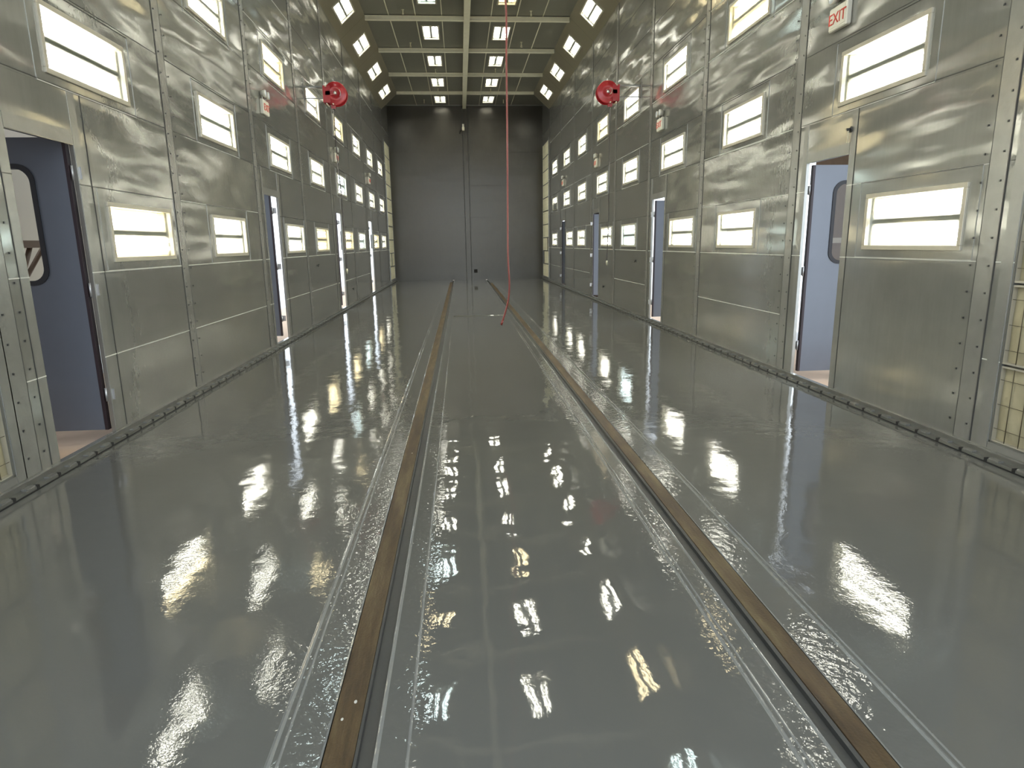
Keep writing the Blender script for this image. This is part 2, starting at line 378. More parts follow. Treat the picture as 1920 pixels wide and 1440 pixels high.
# coves (45 degree) and ceiling, with openings for the lights
CW = 0.715
COVEL = math.hypot(CW, ZC - ZE)
def cove(side):
    mb = MB(); s = 1 if side == 'L' else -1; x0 = -WL if side == 'L' else WR
    fn = lambda y, t: (x0 + s * CW * t, y, ZE + (ZC - ZE) * t)
    hh = FH / COVEL
    sheet(mb, [BAY[0], BAY[8] + 0.35], [0, 1], [(y - FL, y + FL, 0.5 - hh, 0.5 + hh) for y in MIDY], fn)
    for y in (BAY[0], BAY[8] + 0.35):
        n = len(mb.v); mb.v += [fn(y, 0), fn(y, 1), (x0, y, ZC)]; mb.f.append((n, n + 1, n + 2)); mb.m.append(0); mb.sm.append(False)
    for y in BAY[1:]:
        a, b = fn(y - .004, 0), fn(y + .004, 1); e = 0.003
        mb.quad((a[0] + s * e, y - .004, a[2] - e), (a[0] + s * e, y + .004, a[2] - e), (b[0] + s * e, y + .004, b[2] - e), (b[0] + s * e, y - .004, b[2] - e), 1)
    o = mb.obj('trim_1' if side == 'L' else 'trim_2', [M['cove'], M['seam']]); return struct(o)
cove('L'); cove('R')
CX = 0.385
CEILX = (-0.69, 1.46)
CEILY = [6.20 + PITCH * k for k in range(9)]
mb = MB()
sheet(mb, [YN, YE], [-WL, WR], [(y - FL, y + FL, x - FH, x + FH) for x in CEILX for y in CEILY], lambda y, x: (x, y, ZC))
for x in (-1.81, -1.06, -0.32, 1.08, 1.82, 2.57):
    mb.box(x - 0.012, x + 0.012, YN, YE, ZC - 0.012, ZC, 1)
struct(mb.obj('ceiling', [M['ceil'], M['beam']]))

# end wall: two tall leaves that overlap at the middle post
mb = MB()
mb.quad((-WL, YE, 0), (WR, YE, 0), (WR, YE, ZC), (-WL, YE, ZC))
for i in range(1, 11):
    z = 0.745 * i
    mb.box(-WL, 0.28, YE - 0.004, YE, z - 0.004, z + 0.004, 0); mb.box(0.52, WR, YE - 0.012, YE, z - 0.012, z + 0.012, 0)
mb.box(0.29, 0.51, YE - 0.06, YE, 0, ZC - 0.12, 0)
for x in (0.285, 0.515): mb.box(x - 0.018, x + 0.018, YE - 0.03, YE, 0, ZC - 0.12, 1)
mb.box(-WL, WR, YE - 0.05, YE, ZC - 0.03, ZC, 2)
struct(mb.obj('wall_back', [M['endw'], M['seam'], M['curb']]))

# ------------------------------------------------------------------ floor with its weld beads, grooves and cover plate
def prof():
    pts = [(-WL - 0.04, 0)]
    def bead(x, hgt, wd):
        for k in range(9):
            t = -1 + k / 4; pts.append((x + t * wd, hgt * (0.5 + 0.5 * math.cos(PI * t))))
    bead(-0.70, 0.0045, 0.010); bead(-0.668, 0.0025, 0.007)
    pts.extend([(-0.530, 0.0), (-0.522, 0.0028), (-0.520, -0.03), (-0.415, -0.03), (-0.4145, -0.0012), (-0.404, -0.002), (-0.400, -0.016), (-0.352, -0.016), (-0.348, 0.001), (-0.342, 0.0030), (-0.332, 0.0)])
    bead(-0.232, 0.0032, 0.007)
    bead(1.080, 0.0045, 0.009); bead(1.108, 0.0022, 0.006)
    pts.extend([(1.197, 0.0), (1.205, 0.0032), (1.211, 0.002), (1.213, -0.020), (1.266, -0.020), (1.270, -0.002), (1.288, -0.0012), (1.290, -0.03), (1.388, -0.03), (1.3885, 0.0028), (1.398, 0.0)])
    bead(1.565, 0.0045, 0.010); bead(1.594, 0.0025, 0.007)
    pts.append((WR + 0.04, 0)); return pts
pf = prof(); mb = MB()
for (x0, z0), (x1, z1) in zip(pf[:-1], pf[1:]):
    mi = 1 if min(z0, z1) < -0.0005 else 2 if max(z0, z1) > 0.0005 else 0
    ys = [YN - 1.0 + (YE - YN + 1.0) * k / 34 for k in range(35)]
    if mi == 0 and x1 - x0 > 0.15: ys = [ys[0], ys[-1]]
    for ya, yb in zip(ys[:-1], ys[1:]): mb.quad((x0, ya, z0), (x1, ya, z1), (x1, yb, z1), (x0, yb, z0), mi, False)
mb.box(-0.520, -0.414, 30.302, YE, -0.03, 0.0); mb.box(1.290, 1.388, 29.202, YE, -0.03, 0.0)
fl = struct(mb.obj('floor', [M['floor'], M['groove'], M['weld']]))
mb = MB()                                                       # transverse weld of the cover plate
n = 8; xs = [-0.21 + i * (1.06 + 0.21) / 40 for i in range(41)]
for a, b in zip(xs[:-1], xs[1:]):
    for k in range(n):
        t0, t1 = -1 + 2 * k / n, -1 + 2 * (k + 1) / n
        z0, z1 = 0.013 * (0.5 + 0.5 * math.cos(PI * t0)), 0.013 * (0.5 + 0.5 * math.cos(PI * t1))
        mb.quad((a, 15.75 + t0 * 0.06, z0 + .0005), (b, 15.75 + t0 * 0.06, z0 + .0005), (b, 15.75 + t1 * 0.06, z1 + .0005), (a, 15.75 + t1 * 0.06, z1 + .0005), 0, True)
mb.obj('cover_plate_weld', M['floor'], fl)

# rails
for nm, x0, x1, lab, yf in (('floor_rail', -0.519, -0.416, 'brown rusty steel rail in the floor, the left one of the pair', 30.3), ('floor_rail', 1.2905, 1.387, 'brown rusty steel rail in the floor, the right one of the pair', 29.2)):
    mb = MB(); zt = 0.0018; r = 0.0018
    ys = [YN - 1.0] + [i * 1.7 for i in range(0, 18)] + [yf]
    for a, b in zip(ys[:-1], ys[1:]):
        sec = [(x0, -0.03), (x0, zt - r), (x0 + r, zt), (x1 - r, zt), (x1, zt - r), (x1, -0.03)]
        for (p, q), (s_, t) in zip(sec[:-1], sec[1:]): mb.quad((p, a, q), (s_, a, t), (s_, b, t), (p, b, q))
    for y in (YN - 1.0, yf): mb.quad((x0, y, -0.03), (x1, y, -0.03), (x1, y, zt - r), (x0, y, zt - r))
    tag(mb.obj(nm, M['rail']), lab, 'rail', 'rails let into the glossy floor')
# paint spots dropped on the left rail
for i, (x, y, rx, ry) in enumerate([(-0.452, 2.19, 0.006, 0.010), (-0.487, 2.10, 0.005, 0.008), (-0.455, 5.2, 0.004, 0.012)]):
    mb = MB(); mb.lathe([(0.0001, 0.0028), (0.7, 0.0026), (1.0, 0.0020)], 'z', (0, 0, 0), 14)
    mb.v = [(v[0] * rx + x, v[1] * ry + y, v[2]) for v in mb.v]
    tag(mb.obj('paint_spot', M['lightseam']), ['pale paint spot on the left rail, the one nearer its inner edge at the bottom', 'pale paint spot on the left rail, the one nearer its outer edge at the bottom', 'small pale paint spot on the left rail, further up'][i], 'paint spot', 'paint spots on the left rail')

# ------------------------------------------------------------------ curb along each wall: steel angle with tabs and slots
for side in 'LR':
    mb = MB()
    def cb(y0, y1, z0, z1, d0, d1, mi=0): wbox(mb, side, y0, y1, z0, z1, d0, d1, mi)
    cb(YN, YE, 0.0, 0.030, 0.0, 0.070); cb(YN, YE, 0.030, 0.075, 0.0, 0.022); cb(YN, YE, 0.075, 0.082, 0.0, 0.034, 2)
    cb(YN, YE, 0.0, 0.008, 0.07, 0.078, 1)
    y = 2.0; k = 0
    while y < YE - 0.3:
        cb(y, y + 0.095, 0.030, 0.042, 0.024, 0.066, 2); cb(y + 0.10, y + 0.128, 0.006, 0.034, 0.035, 0.0735, 1)
        y += 0.2586; k += 1
    struct(mb.obj('baseboard_left' if side == 'L' else 'baseboard_right', [M['curb'], M['dark'], M['flange']]))

# ------------------------------------------------------------------ light panels
def light_meshes():
    D = {}
    L_, W_ = FL, FH
    mb = MB()                                                    # frame: angle round the opening, standing a little proud
    t = 0.032
    for (x0, x1, y0, y1) in ((-L_ - .012, L_ + .012, W_ - t, W_ + .010), (-L_ - .012, L_ + .012, -W_ - .010, -W_ + t), (-L_ - .012, -L_ + t, -W_ + t, W_ - t), (L_ - t, L_ + .012, -W_ + t, W_ - t)):
        mb.bev(x0, x1, y0, y1, -0.008, 0.018, 0.003)
    D['frame'] = mb.mesh('frame', M['frame'])
    mb = MB(); b = -0.105; i = 0.002                             # recessed enamelled box
    X, Y = L_ - t + .004, W_ - t + .004
    mb.quad((-X, -Y, b), (X, -Y, b), (X, Y, b), (-X, Y, b))
    for s in (-1, 1):
        mb.quad((-X, s * Y, b), (X, s * Y, b), (X, s * Y, 0), (-X, s * Y, 0)); mb.quad((s * X, -Y, b), (s * X, Y, b), (s * X, Y, 0), (s * X, -Y, 0))
    for s in (-1, 1):                                            # shallow vee troughs
        c = s * 0.128
        mb.quad((-X, c - .1, b + .004), (X, c - .1, b + .004), (X, c, b + .03), (-X, c, b + .03)); mb.quad((-X, c, b + .03), (X, c, b + .03), (X, c + .095, b + .004), (-X, c + .095, b + .004))
    mb.box(-L_, L_, -W_, W_, b - 0.02, b - 0.004, 1)
    D['reflector_box'] = mb.mesh('reflector_box', [M['reflector'], M['flange']])
    mb = MB(); mb.bev(-X + .02, X - .02, -0.046, 0.046, b, -0.014, 0.026)
    D['ballast_cover'] = mb.mesh('ballast_cover', M['ballast'])
    mb = MB(); mb.bev(-.015, .015, -Y, Y, b, -0.028, 0.008)
    D['lamp_holder'] = mb.mesh('lamp_holder', M['socket'])
    for c in ('white', 'warm', 'cool', 'off'):
        mb = MB(); mb.tube([(-X + .035, 0, 0), (X - .035, 0, 0)], 0.019, 10)
        D['tube_' + c] = mb.mesh('lamp_tube', M[c])
    mb = MB(); mb.box(-X, X, -Y, Y, -0.006, -0.002)
    D['glass_pane'] = mb.mesh('glass_pane', M['glass'])
    return D
LM = light_meshes()
TY = (-0.172, -0.092, 0.092, 0.172)
def light_fixture(mat, label, group, tubes='white', off=()):
    r = thing('light_fixture', label, 'light', mat, group)
    for nm in ('frame', 'reflector_box', 'ballast_cover', 'glass_pane'): link(nm, LM[nm], r)
    for s in (-1, 1): link('lamp_holder', LM['lamp_holder'], r, (s * 0.606, 0, 0))
    for i, y in enumerate(TY):
        link('lamp_tube', LM['tube_' + ('off' if i in off else tubes if isinstance(tubes, str) else tubes[i])], r, (0, y, -0.062))
    return r
def basis(X, Y, Z, loc): return Matrix(((X[0], Y[0], Z[0], loc[0]), (X[1], Y[1], Z[1], loc[1]), (X[2], Y[2], Z[2], loc[2]), (0, 0, 0, 1)))
ORD = ['nearest the end wall', 'second from the end wall', 'third from the end wall', 'fourth from the end wall', 'fifth from the end wall', 'sixth from the end wall', 'seventh from the end wall', 'eighth from the end wall', 'ninth from the end wall']
q = math.sqrt(0.5)
for side, sn, low in (('L', 'left', LOWL), ('R', 'right', LOWR)):
    X = (0, 1, 0) if side == 'L' else (0, -1, 0); Z = (1, 0, 0) if side == 'L' else (-1, 0, 0)
    warm = {('L', 'low', 0): 'warmwhite', ('L', 'low', 3): 'warm', ('L', 'low', 4): 'warm', ('L', 'low', 5): 'cool', ('L', 'low', 6): 'warm', ('R', 'low', 3): 'cool',
            ('L', 'upper', 2): 'warm', ('L', 'upper', 4): 'warm', ('R', 'upper', 1): 'warm', ('R', 'upper', 4): 'warm', ('L', 'middle', 4): 'cool'}
    for row in ('low', 'middle', 'upper'):
        for k, y in enumerate(low if row == 'low' else MIDY):
            c = warm.get((side, row, k), 'white'); off = ()
            look = 'four-tube light panel'
            if c == 'warm': look = 'yellowish four-tube light panel'
            if c == 'cool': look = 'cool white four-tube light panel'
            if c == 'warmwhite': c = ('warm', 'white', 'white', 'warm')
            if (side, row, k) == ('R', 'middle', 7): off = (0, 1); look = 'light panel with dark lower tubes'
            light_fixture(basis(X, (0, 0, 1), Z, P(side, y, ZROW[row])), f'{look}, {sn} wall {row} row, {ORD[7 - k]}', f'light panels in the {sn} wall', c, off)
    s = 1 if side == 'L' else -1; x0 = -WL if side == 'L' else WR
    cl = COVEL; tx, tz = CW / cl, (ZC - ZE) / cl
    for k, y in enumerate(MIDY):
        c = 'cool' if (side, k) in (('L', 2), ('L', 1), ('R', 1)) else 'warm' if (side, k) in (('R', 2), ('L', 0)) else 'white'
        yv = (s * tx, 0, tz); zv = (s * tz, 0, -tx)
        xv = Vector(yv).cross(Vector(zv))
        light_fixture(basis(tuple(xv), yv, zv, (x0 + s * CW / 2, y, (ZC + ZE) / 2)), f'four-tube light in the slope above the {sn} wall, {ORD[7 - k]}', f'light panels in the sloping strip above the {sn} wall', c)
for j, x in enumerate(CEILX):
    for k, y in enumerate(CEILY):
        c = 'cool' if (j, k) in ((0, 4), (0, 2)) else 'warm' if (j, k) in ((1, 4), (1, 1), (0, 3)) else 'white'
        look = {'cool': 'bluish', 'warm': 'yellowish', 'white': 'white'}[c]
        light_fixture(basis((0, 1, 0), (1, 0, 0), (0, 0, -1), (x, y, ZC)), f'{look} ceiling light {"left" if j == 0 else "right"} of the middle beam, {ORD[8 - k]}', 'light panels in the flat ceiling', c)

# ------------------------------------------------------------------ beams under the ceiling
mb = MB()
mb.box(CX - 0.085, CX + 0.085, 4.6, YE - 0.06, ZC - 0.17, ZC - 0.155); mb.box(CX - 0.012, CX + 0.012, 4.6, YE - 0.06, ZC - 0.155, ZC - 0.013); mb.box(CX - 0.085, CX + 0.085, 4.6, YE - 0.06, ZC - 0.02, ZC - 0.001)
tag(mb.obj('centre_beam', M['beam']), 'long pale beam running down the middle of the ceiling to the end wall', 'beam')
xl, xr = -WL + CW, WR - CW
mb = MB(); mb.box(xl, xr, -0.05, 0.05, -0.012, 0); mb.box(xl, xr, -0.008, 0.008, -0.10, -0.012); mb.box(xl, xr, -0.055, 0.055, -0.115, -0.10)
xb = mb.mesh('cross_beam', M['beam'])
for k, y in enumerate(BAY):
    tag(link('cross_beam', xb, None, (0, y - 0.08 if k == 8 else y, ZC - 0.0135)), f'thin pale cross beam under the ceiling, {ORD[8 - k]}', 'beam', 'cross beams under the ceiling')

# sprinkler heads
sm = MB(); sm.tube([(0, 0, 0), (0, 0, -0.10)], 0.016, 8); sm.lathe([(0.001, -0.10), (0.028, -0.10), (0.03, -0.115), (0.012, -0.12), (0.001, -0.12)], 'z', (0, 0, 0), 12); sm.lathe([(0.001, -0.002), (0.04, -0.004), (0.042, -0.001)], 'z', (0, 0, 0), 14)
sm.tube([(-.016, 0, -.115), (-.016, 0, -.15)], .004, 5); sm.tube([(.016, 0, -.115), (.016, 0, -.15)], .004, 5)
sh = sm.mesh('sprinkler_body', M['brass']); sm = MB(); sm.lathe([(0.001, -0.155), (0.035, -0.155), (0.035, -0.150), (0.001, -0.148)], 'z', (0, 0, 0), 14); sd_ = sm.mesh('deflector', M['brass'])
for x, y, lb in [(-1.38, 19.75, 'left of middle beam, near fourth cross beam from the end wall'), (-1.39, 22.75, 'left of middle beam, by third cross beam from the end wall'), (2.18, 19.75, 'right of middle beam, near fourth cross beam from the end wall'), (2.17, 22.6, 'right of middle beam, by third cross beam from the end wall'),
                 (-0.71, 25.95, 'just before the second cross beam from the end wall, left side'), (-0.72, 28.95, 'just before the last cross beam, left side'), (1.5, 25.85, 'just before the second cross beam from the end wall, right side'), (1.47, 28.95, 'just before the last cross beam, right side'), (-1.41, 31.1, 'in the last dark bay, left side'), (2.15, 31.1, 'in the last dark bay, right side')]:
    r = thing('sprinkler', 'small sprinkler head ' + lb, 'sprinkler', group='sprinkler heads on the ceiling', loc=(x, y, ZC))
    link('sprinkler_body', sh, r); link('deflector', sd_, r)

# ------------------------------------------------------------------ filter banks
def filter_meshes(pad, nm):
    w, h = 0.246, 0.296
    m1 = MB()                                                    # soft pad, slightly pillowed
    nx, nz = 6, 7
    def pt(i, j):
        u, v = i / nx * 2 - 1, j / nz * 2 - 1
        return (u * (w - .006), v * (h - .012), (-0.030 + 0.026 * (1 - u ** 4) * (1 - v ** 4) + 0.004 * math.sin(5 * u + 3 * v)) if nm else -0.004 + 0.0035 * (1 - u ** 4))
    for i in range(nx):
        for j in range(nz): m1.quad(pt(i, j), pt(i + 1, j), pt(i + 1, j + 1), pt(i, j + 1), 0, True)
    m1.box(-w, w, -h, h, -0.06, -0.031)
    m2 = MB()
    for x in ((-0.125, 0.0, 0.125) if nm else (0.0,)): m2.tube([(x, -h + .01, 0.002), (x, h - .01, 0.002)], 0.0035 if nm else .0010, 5)
    for y in (-0.19, 0.0, 0.19): m2.tube([(-w + .01, y, 0.001), (w - .01, y, 0.001)], 0.002 if nm else .0008, 5)
    m3 = MB()
    for (x0, x1, y0, y1) in ((-w, w, -h, -h + .014), (-w, w, h - .014, h), (-w, -w + .006, -h, h), (w - .006, w, -h, h)): m3.box(x0, x1, y0, y1, -0.04, 0.004 if nm or x1 - x0 > .1 else -.003)
    return m1.mesh('filter_pad', M[pad]), m2.mesh('wire_grid', M['wire']), m3.mesh('filter_frame', M['frame'] if nm else M['curb'])
trn = 2
FMn = filter_meshes('filterold', 1); FMf = filter_meshes('filter', 0)
for side, sn in (('L', 'left'), ('R', 'right')):
    X = (0, 1, 0) if side == 'L' else (0, -1, 0); Z = (1, 0, 0) if side == 'L' else (-1, 0, 0)
    for where, (a, b), fm in (('near', FNEAR[side], FMn), ('far', FFAR, FMf)):
        mb = MB(); wbox(mb, side, a - 0.02, b + 0.02, FZ0 - 0.02, FZ1 + 0.02, -0.30, -0.28)
        for y in (a, b): wbox(mb, side, y - .012, y + .012, FZ0 - .02, FZ1, -0.28, -0.001)
        for z in (FZ0, FZ1): wbox(mb, side, a, b, z - .012, z + .012, -0.28, -0.001)
        trn += 1; r = struct(link(f'trim_{trn}', None)); link('rack_back', mb.mesh('rack_back', M['curb']), r)
        mb = MB()
        for k in range(1, 10): wbox(mb, side, a, b, FZ0 + FROW * k - .008, FZ0 + FROW * k + .008, -0.09, -0.055)
        link('rack_rails', mb.mesh('rack_rails', M['curb']), r)
        for row in range(10):
            for c in range(4):
                y = a + 0.255 + 0.51 * c; xo = 0.0
                if where == 'far' and side == 'R' and (row, c) == (2, 0): continue
                if where == 'far' and side == 'R' and (row, c) == (1, 3): continue
                if where == 'far' and side == 'L' and row == 1 and c == 1: continue
                mat = basis(X, (0, 0, 1), Z, P(side, y, FZ0 + FROW * (row + 0.5), -0.004 if where == 'far' else -0.014))
                ordc = ['first', 'second', 'third', 'fourth'][c if where == 'far' else 3 - c]
                rw = ['bottom row', 'second row up', 'third row up', 'fourth row up', 'fifth row up', 'sixth row up', 'seventh row up', 'eighth row up', 'ninth row up', 'top row'][row]
                dd = 'cream' if where == 'far' else 'dusty cream'
                t = thing('air_filter', f'{dd} air filter, {where} {sn} bank, {rw}, {ordc} column from the lights', 'filter', mat, f'air filters at the {where} end of the {sn} wall')
                for m_, n_ in zip(fm, ('filter_pad', 'wire_grid', 'filter_frame')): link(n_, m_, t)

# ------------------------------------------------------------------ doors
def rrect(x0, x1, z0, z1, r, n=7):
    pts = []
    for cx, cz, a0 in ((x1 - r, z1 - r, 0), (x0 + r, z1 - r, 90), (x0 + r, z0 + r, 180), (x1 - r, z0 + r, 270)):
        for k in range(n + 1):
            a = math.radians(a0 + 90 * k / n); pts.append((cx + r * math.cos(a), cz + r * math.sin(a)))
    return pts
def make_leaf(W, Hh, win):
    """door leaf from hinge (x=0) to free edge (x=W); y is its thickness, z up"""
    T = 0.045; me = MB(); x0, x1, z0, z1, r = win
    ring = rrect(x0, x1, z0, z1, r); n = len(ring)
    for y in (0, T):
        outer = [(W, Hh), (0, Hh), (0, 0), (W, 0)]
        base = len(me.v); me.v += [(p[0], y, p[1]) for p in ring] + [(p[0], y, p[1]) for p in outer]
        per = n // 4
        for c in range(4):
            o0 = base + n + c
            for k in range(per - 1): me.f.append((o0, base + c * per + k, base + c * per + k + 1)); me.m.append(0); me.sm.append(False)
            me.f.append((o0, base + c * per + per - 1, base + (c * per + per) % n, base + n + (c + 1) % 4)); me.m.append(0); me.sm.append(False)
    for a, b in (((0, 0), (W, 0)), ((W, 0), (W, Hh)), ((W, Hh), (0, Hh)), ((0, Hh), (0, 0))): me.quad((a[0], 0, a[1]), (b[0], 0, b[1]), (b[0], T, b[1]), (a[0], T, a[1]))
    for k in range(n):
        a, b = ring[k], ring[(k + 1) % n]; me.quad((a[0], 0, a[1]), (b[0], 0, b[1]), (b[0], T, b[1]), (a[0], T, a[1]))
    gk = MB(); inner = rrect(x0 + .028, x1 - .028, z0 + .028, z1 - .028, r - .02); outer = rrect(x0 - .012, x1 + .012, z0 - .012, z1 + .012, r + .01)
    for y, s in ((-.010, 1), (T + .010, -1)):
        for k in range(n):
            k2 = (k + 1) % n
            gk.quad((inner[k][0], y, inner[k][1]), (inner[k2][0], y, inner[k2][1]), (outer[k2][0], y, outer[k2][1]), (outer[k][0], y, outer[k][1]), 0, True)
            gk.quad((outer[k][0], y, outer[k][1]), (outer[k2][0], y, outer[k2][1]), (outer[k2][0], y + s * .012, outer[k2][1]), (outer[k][0], y + s * .012, outer[k][1]), 0, True)
    for k in range(n):
        k2 = (k + 1) % n; gk.quad((inner[k][0], -.01, inner[k][1]), (inner[k2][0], -.01, inner[k2][1]), (inner[k2][0], T + .01, inner[k2][1]), (inner[k][0], T + .01, inner[k][1]), 0, True)
    gp = MB(); b0 = len(gp.v); gp.v += [(p[0], T / 2, p[1]) for p in inner]; gp.f.append(tuple(range(n))); gp.m.append(0); gp.sm.append(False)
    sl = MB(); sl.box(-0.028, -0.001, -0.006, T + 0.002, 0.0, Hh)
    hg = MB()
    for z in (0.32, Hh / 2, Hh - 0.28):
        hg.tube([(-0.040, 0.02, z - .06), (-0.040, 0.02, z + .06)], 0.011, 8); hg.box(-0.10, 0.06, T + 0.0025, T + 0.0065, z - .05, z + .05)
    hd = MB(); hd.tube([(W - .07, -.001, 1.02), (W - .07, -.05, 1.02), (W - .20, -.055, 1.02)], 0.010, 8); hd.lathe([(0.001, -0.008), (0.028, -0.008), (0.03, -0.001)], 'y', (W - .07, 0, 1.02), 16)
    return dict(door_leaf=(me, 'door'), window_gasket=(gk, 'rubber'), window_glass=(gp, 'glass'), edge_seal=(sl, 'maroon'), hinge=(hg, 'hinge'), handle=(hd, 'hinge'))
LEAF = {}
for key, win in (('a', (0.27, 0.68, 1.32, 2.30, 0.13)), ('b', (0.25, 0.70, 1.32, 2.26, 0.13))):
    LEAF[key] = {k: v[0].mesh(k, M[v[1]]) for k, v in make_leaf(0.80, 2.52 if key == 'a' else 2.445, win).items()}
dn = 0
DOORLAB = {('L', 0): (90, .045), ('L', 1): (90, 0.12), ('L', 2): (90, 0.115), ('L', 3): (90, .13), ('R', 0): (90, 0.065), ('R', 1): (90, 0.055), ('R', 2): (90, -0.004), ('R', 3): (90, -0.004)}
for side, doors in (('L', DOORL), ('R', DOORR)):
    for k, (a, b) in enumerate(doors):
        dn += 1; ang, gap = DOORLAB[(side, k)]
        r = struct(link(f'door_{dn}', None)); r.empty_display_size = .1
        s = -1 if side == 'L' else 1                                # outward
        # leaf local x -> direction, y -> away from camera side
        if ang:
            X = (s, 0, 0); Y = (0, 1, 0) if True else None
            loc = ((-WL if side == 'L' else WR) + s * (0.035 + gap), b - 0.02, 0.10)
        else:
            X = (0, -1, 0); Y = (s, 0, 0); loc = ((-WL if side == 'L' else WR) + s * 0.045, b - 0.025, 0.085)
        Z = (0, 0, 1)
        m4 = basis(X, Y, Z, loc)
        r.matrix_world = m4
        for n_, me in LEAF['a' if side == 'L' else 'b'].items(): link(n_, me, r)

# exit signs above every door: housing, lettering, twin lamp heads
tx_ = bpy.data.curves.new('exit_lettering', 'FONT'); tx_.body = 'EXIT'; tx_.size = 0.155; tx_.align_x = 'CENTER'; tx_.extrude = 0.003; tx_.materials.append(M['signred'])
to_ = bpy.data.objects.new('tmp', tx_); tx_ = bpy.data.meshes.new_from_object(to_); bpy.data.objects.remove(to_)
hs = MB(); hs.bev(-0.165, 0.165, -0.115, 0.115, 0.0, 0.06, 0.010); hsm = hs.mesh('housing', M['signwhite'])
fc = MB(); fc.box(-0.140, 0.140, -0.088, 0.088, 0.060, 0.064); fcm = fc.mesh('sign_face', M['signwhite'])
lh = MB(); lh.lathe([(0.001, 0.0), (0.04, 0.0), (0.058, 0.05), (0.06, 0.075), (0.055, 0.08)], 'z', (0, 0, 0), 18); lhm = lh.mesh('lamp_head', M['signwhite'])
ln = MB(); ln.lathe([(0.001, 0.083), (0.03, 0.081), (0.055, 0.077)], 'z', (0, 0, 0), 18); lnm = ln.mesh('lamp_lens', M['lens'])
gm = MB(); gm.tube([(-.09, 0, .03), (-.09, .05, .03), (-.09, 0.05, .05)], .009, 6); gm.tube([(.09, 0, .03), (.09, .05, .03), (.09, .05, .05)], .009, 6); gmm = gm.mesh('lamp_arm', M['steel'])
for side, doors, sn in (('L', DOORL, 'left'), ('R', DOORR, 'right')):
    X = (0, 1, 0) if side == 'L' else (0, -1, 0); Z = (1, 0, 0) if side == 'L' else (-1, 0, 0)
    for k, (a, b) in enumerate(doors):
        yc = {('L', 1): 11.72, ('R', 0): 7.10, ('R', 1): 13.30}.get((side, k), (a + b) / 2 - 0.1 + (0.2 if side == 'L' else 0))
        r = thing('exit_sign', f'small red and white exit sign above the {["nearest", "second", "third", "farthest"][k]} door of the {sn} wall', 'exit sign', basis(X, (0, 0, 1), Z, P(side, yc, 3.965)), 'exit signs above the doors')
        link('housing', hsm, r); fo = link('sign_face', fcm, r); o = link('lettering', tx_, fo, (0, -0.055, 0.066)); link('lamp_arm', gmm, r, (0, 0.113, 0))
        for x in (-.09, .09):
            l = link('lamp_head', lhm, r, (x, 0.205, 0.015)); link('lamp_lens', lnm, l)

# ------------------------------------------------------------------ hose reels
def hose_reel(side, xc, yc, zc, label):
    s = -1 if side == 'L' else 1; wall = -WL if side == 'L' else WR
    r = thing('hose_reel', label, 'hose reel', loc=(xc, yc, zc), group='red hose reels high on the walls')
    for y0, nm in ((-0.10, 'front_flange'), (0.10, 'rear_flange')):
        m = MB(); sg = 1 if y0 > 0 else -1
        m.lathe([(0.03, y0 + sg * .012), (0.075, y0 + sg * .012), (0.095, y0 + sg * .026), (0.15, y0 + sg * .022), (0.175, y0 + sg * .008), (0.215, y0 + sg * .006), (0.234, y0), (0.236, y0 - sg * .014), (0.225, y0 - sg * .012), (0.03, y0 - sg * .004)], 'y', (0, 0, 0), 48)
        o = m.obj(nm, M['red'], r)
        for a in (0.3, 2.4, 4.5): pass
    m = MB(); m.lathe([(0.001, -0.150), (0.018, -0.150), (0.036, -0.136), (0.038, -0.112), (0.03, -0.112)], 'y', (0, 0, 0), 24); m.obj('hub_cap', M['steel'], r)
    m = MB(); m.lathe([(0.09, -0.095), (0.09, 0.095)], 'y', (0, 0, 0), 32); m.obj('drum', M['red'], r)
    m = MB()                                                      # hose coiled on the drum
    pts = [((0.17 - 0.004 * (t % 2)) * math.cos(t * .5), -0.08 + 0.16 * ((t / 110)), 0.17 * math.sin(t * .5)) for t in range(110)]
    m.tube(pts, 0.012, 6); m.obj('coiled_hose', M['blackhose'], r)
    # bracket: plate on the wall, two arms round the drum, guide at the bottom
    dx = wall - xc
    m = MB()
    for y in (-0.13, 0.13):
        m.box(min(s * .10, s * .25), max(s * .10, s * .25), y - .006, y + .006, -0.19, 0.145)
        m.box(min(s * .2, 0), max(s * .2, 0), y - .006, y + .006, -0.04, 0.04)
    m.box(min(s * .244, s * .25), max(s * .244, s * .25), -.13, .13, -.19, .145)
    m.obj('reel_bracket', M['red'], r)
    m = MB(); lo, hi = min(dx, s * .25), max(dx, s * .25)
    for y in (-.10, -.03): m.box(lo, hi, y - .012, y + .012, .115, .145)
    m.box(min(dx - s * .008, dx), max(dx - s * .008, dx), -.14, -.002, -.12, .19); m.box(lo, hi, -.042, -.018, -.10, -.08)
    m.obj('wall_arm', M['curb'], r)
    m = MB(); m.box(s * 0.07 - .045, s * 0.07 + .045, -.035, .035, -0.285, -0.205); m.tube([(s * .07, -.04, -.225), (s * .07, .04, -.225)], .018, 8); m.obj('hose_guide', M['red'], r)
    m = MB()
    for q_ in (.03, .16): m.tube([(s * q_ + s * .02, -.145, -0.215), (s * q_ + s * .02, .145, -0.215)], .013, 8)
    m.tube([(s * .19, -.142, .12), (s * .19, -.14, .14)], .02, 8); m.obj('roller', M['brass'], r)
    return r
hose_reel('L', -2.54, 15.0, 4.872, 'red hose reel with round disc sides high on the left wall')
hose_reel('R', 3.32, 15.0, 4.913, 'red hose reel with round disc sides high on the right wall')
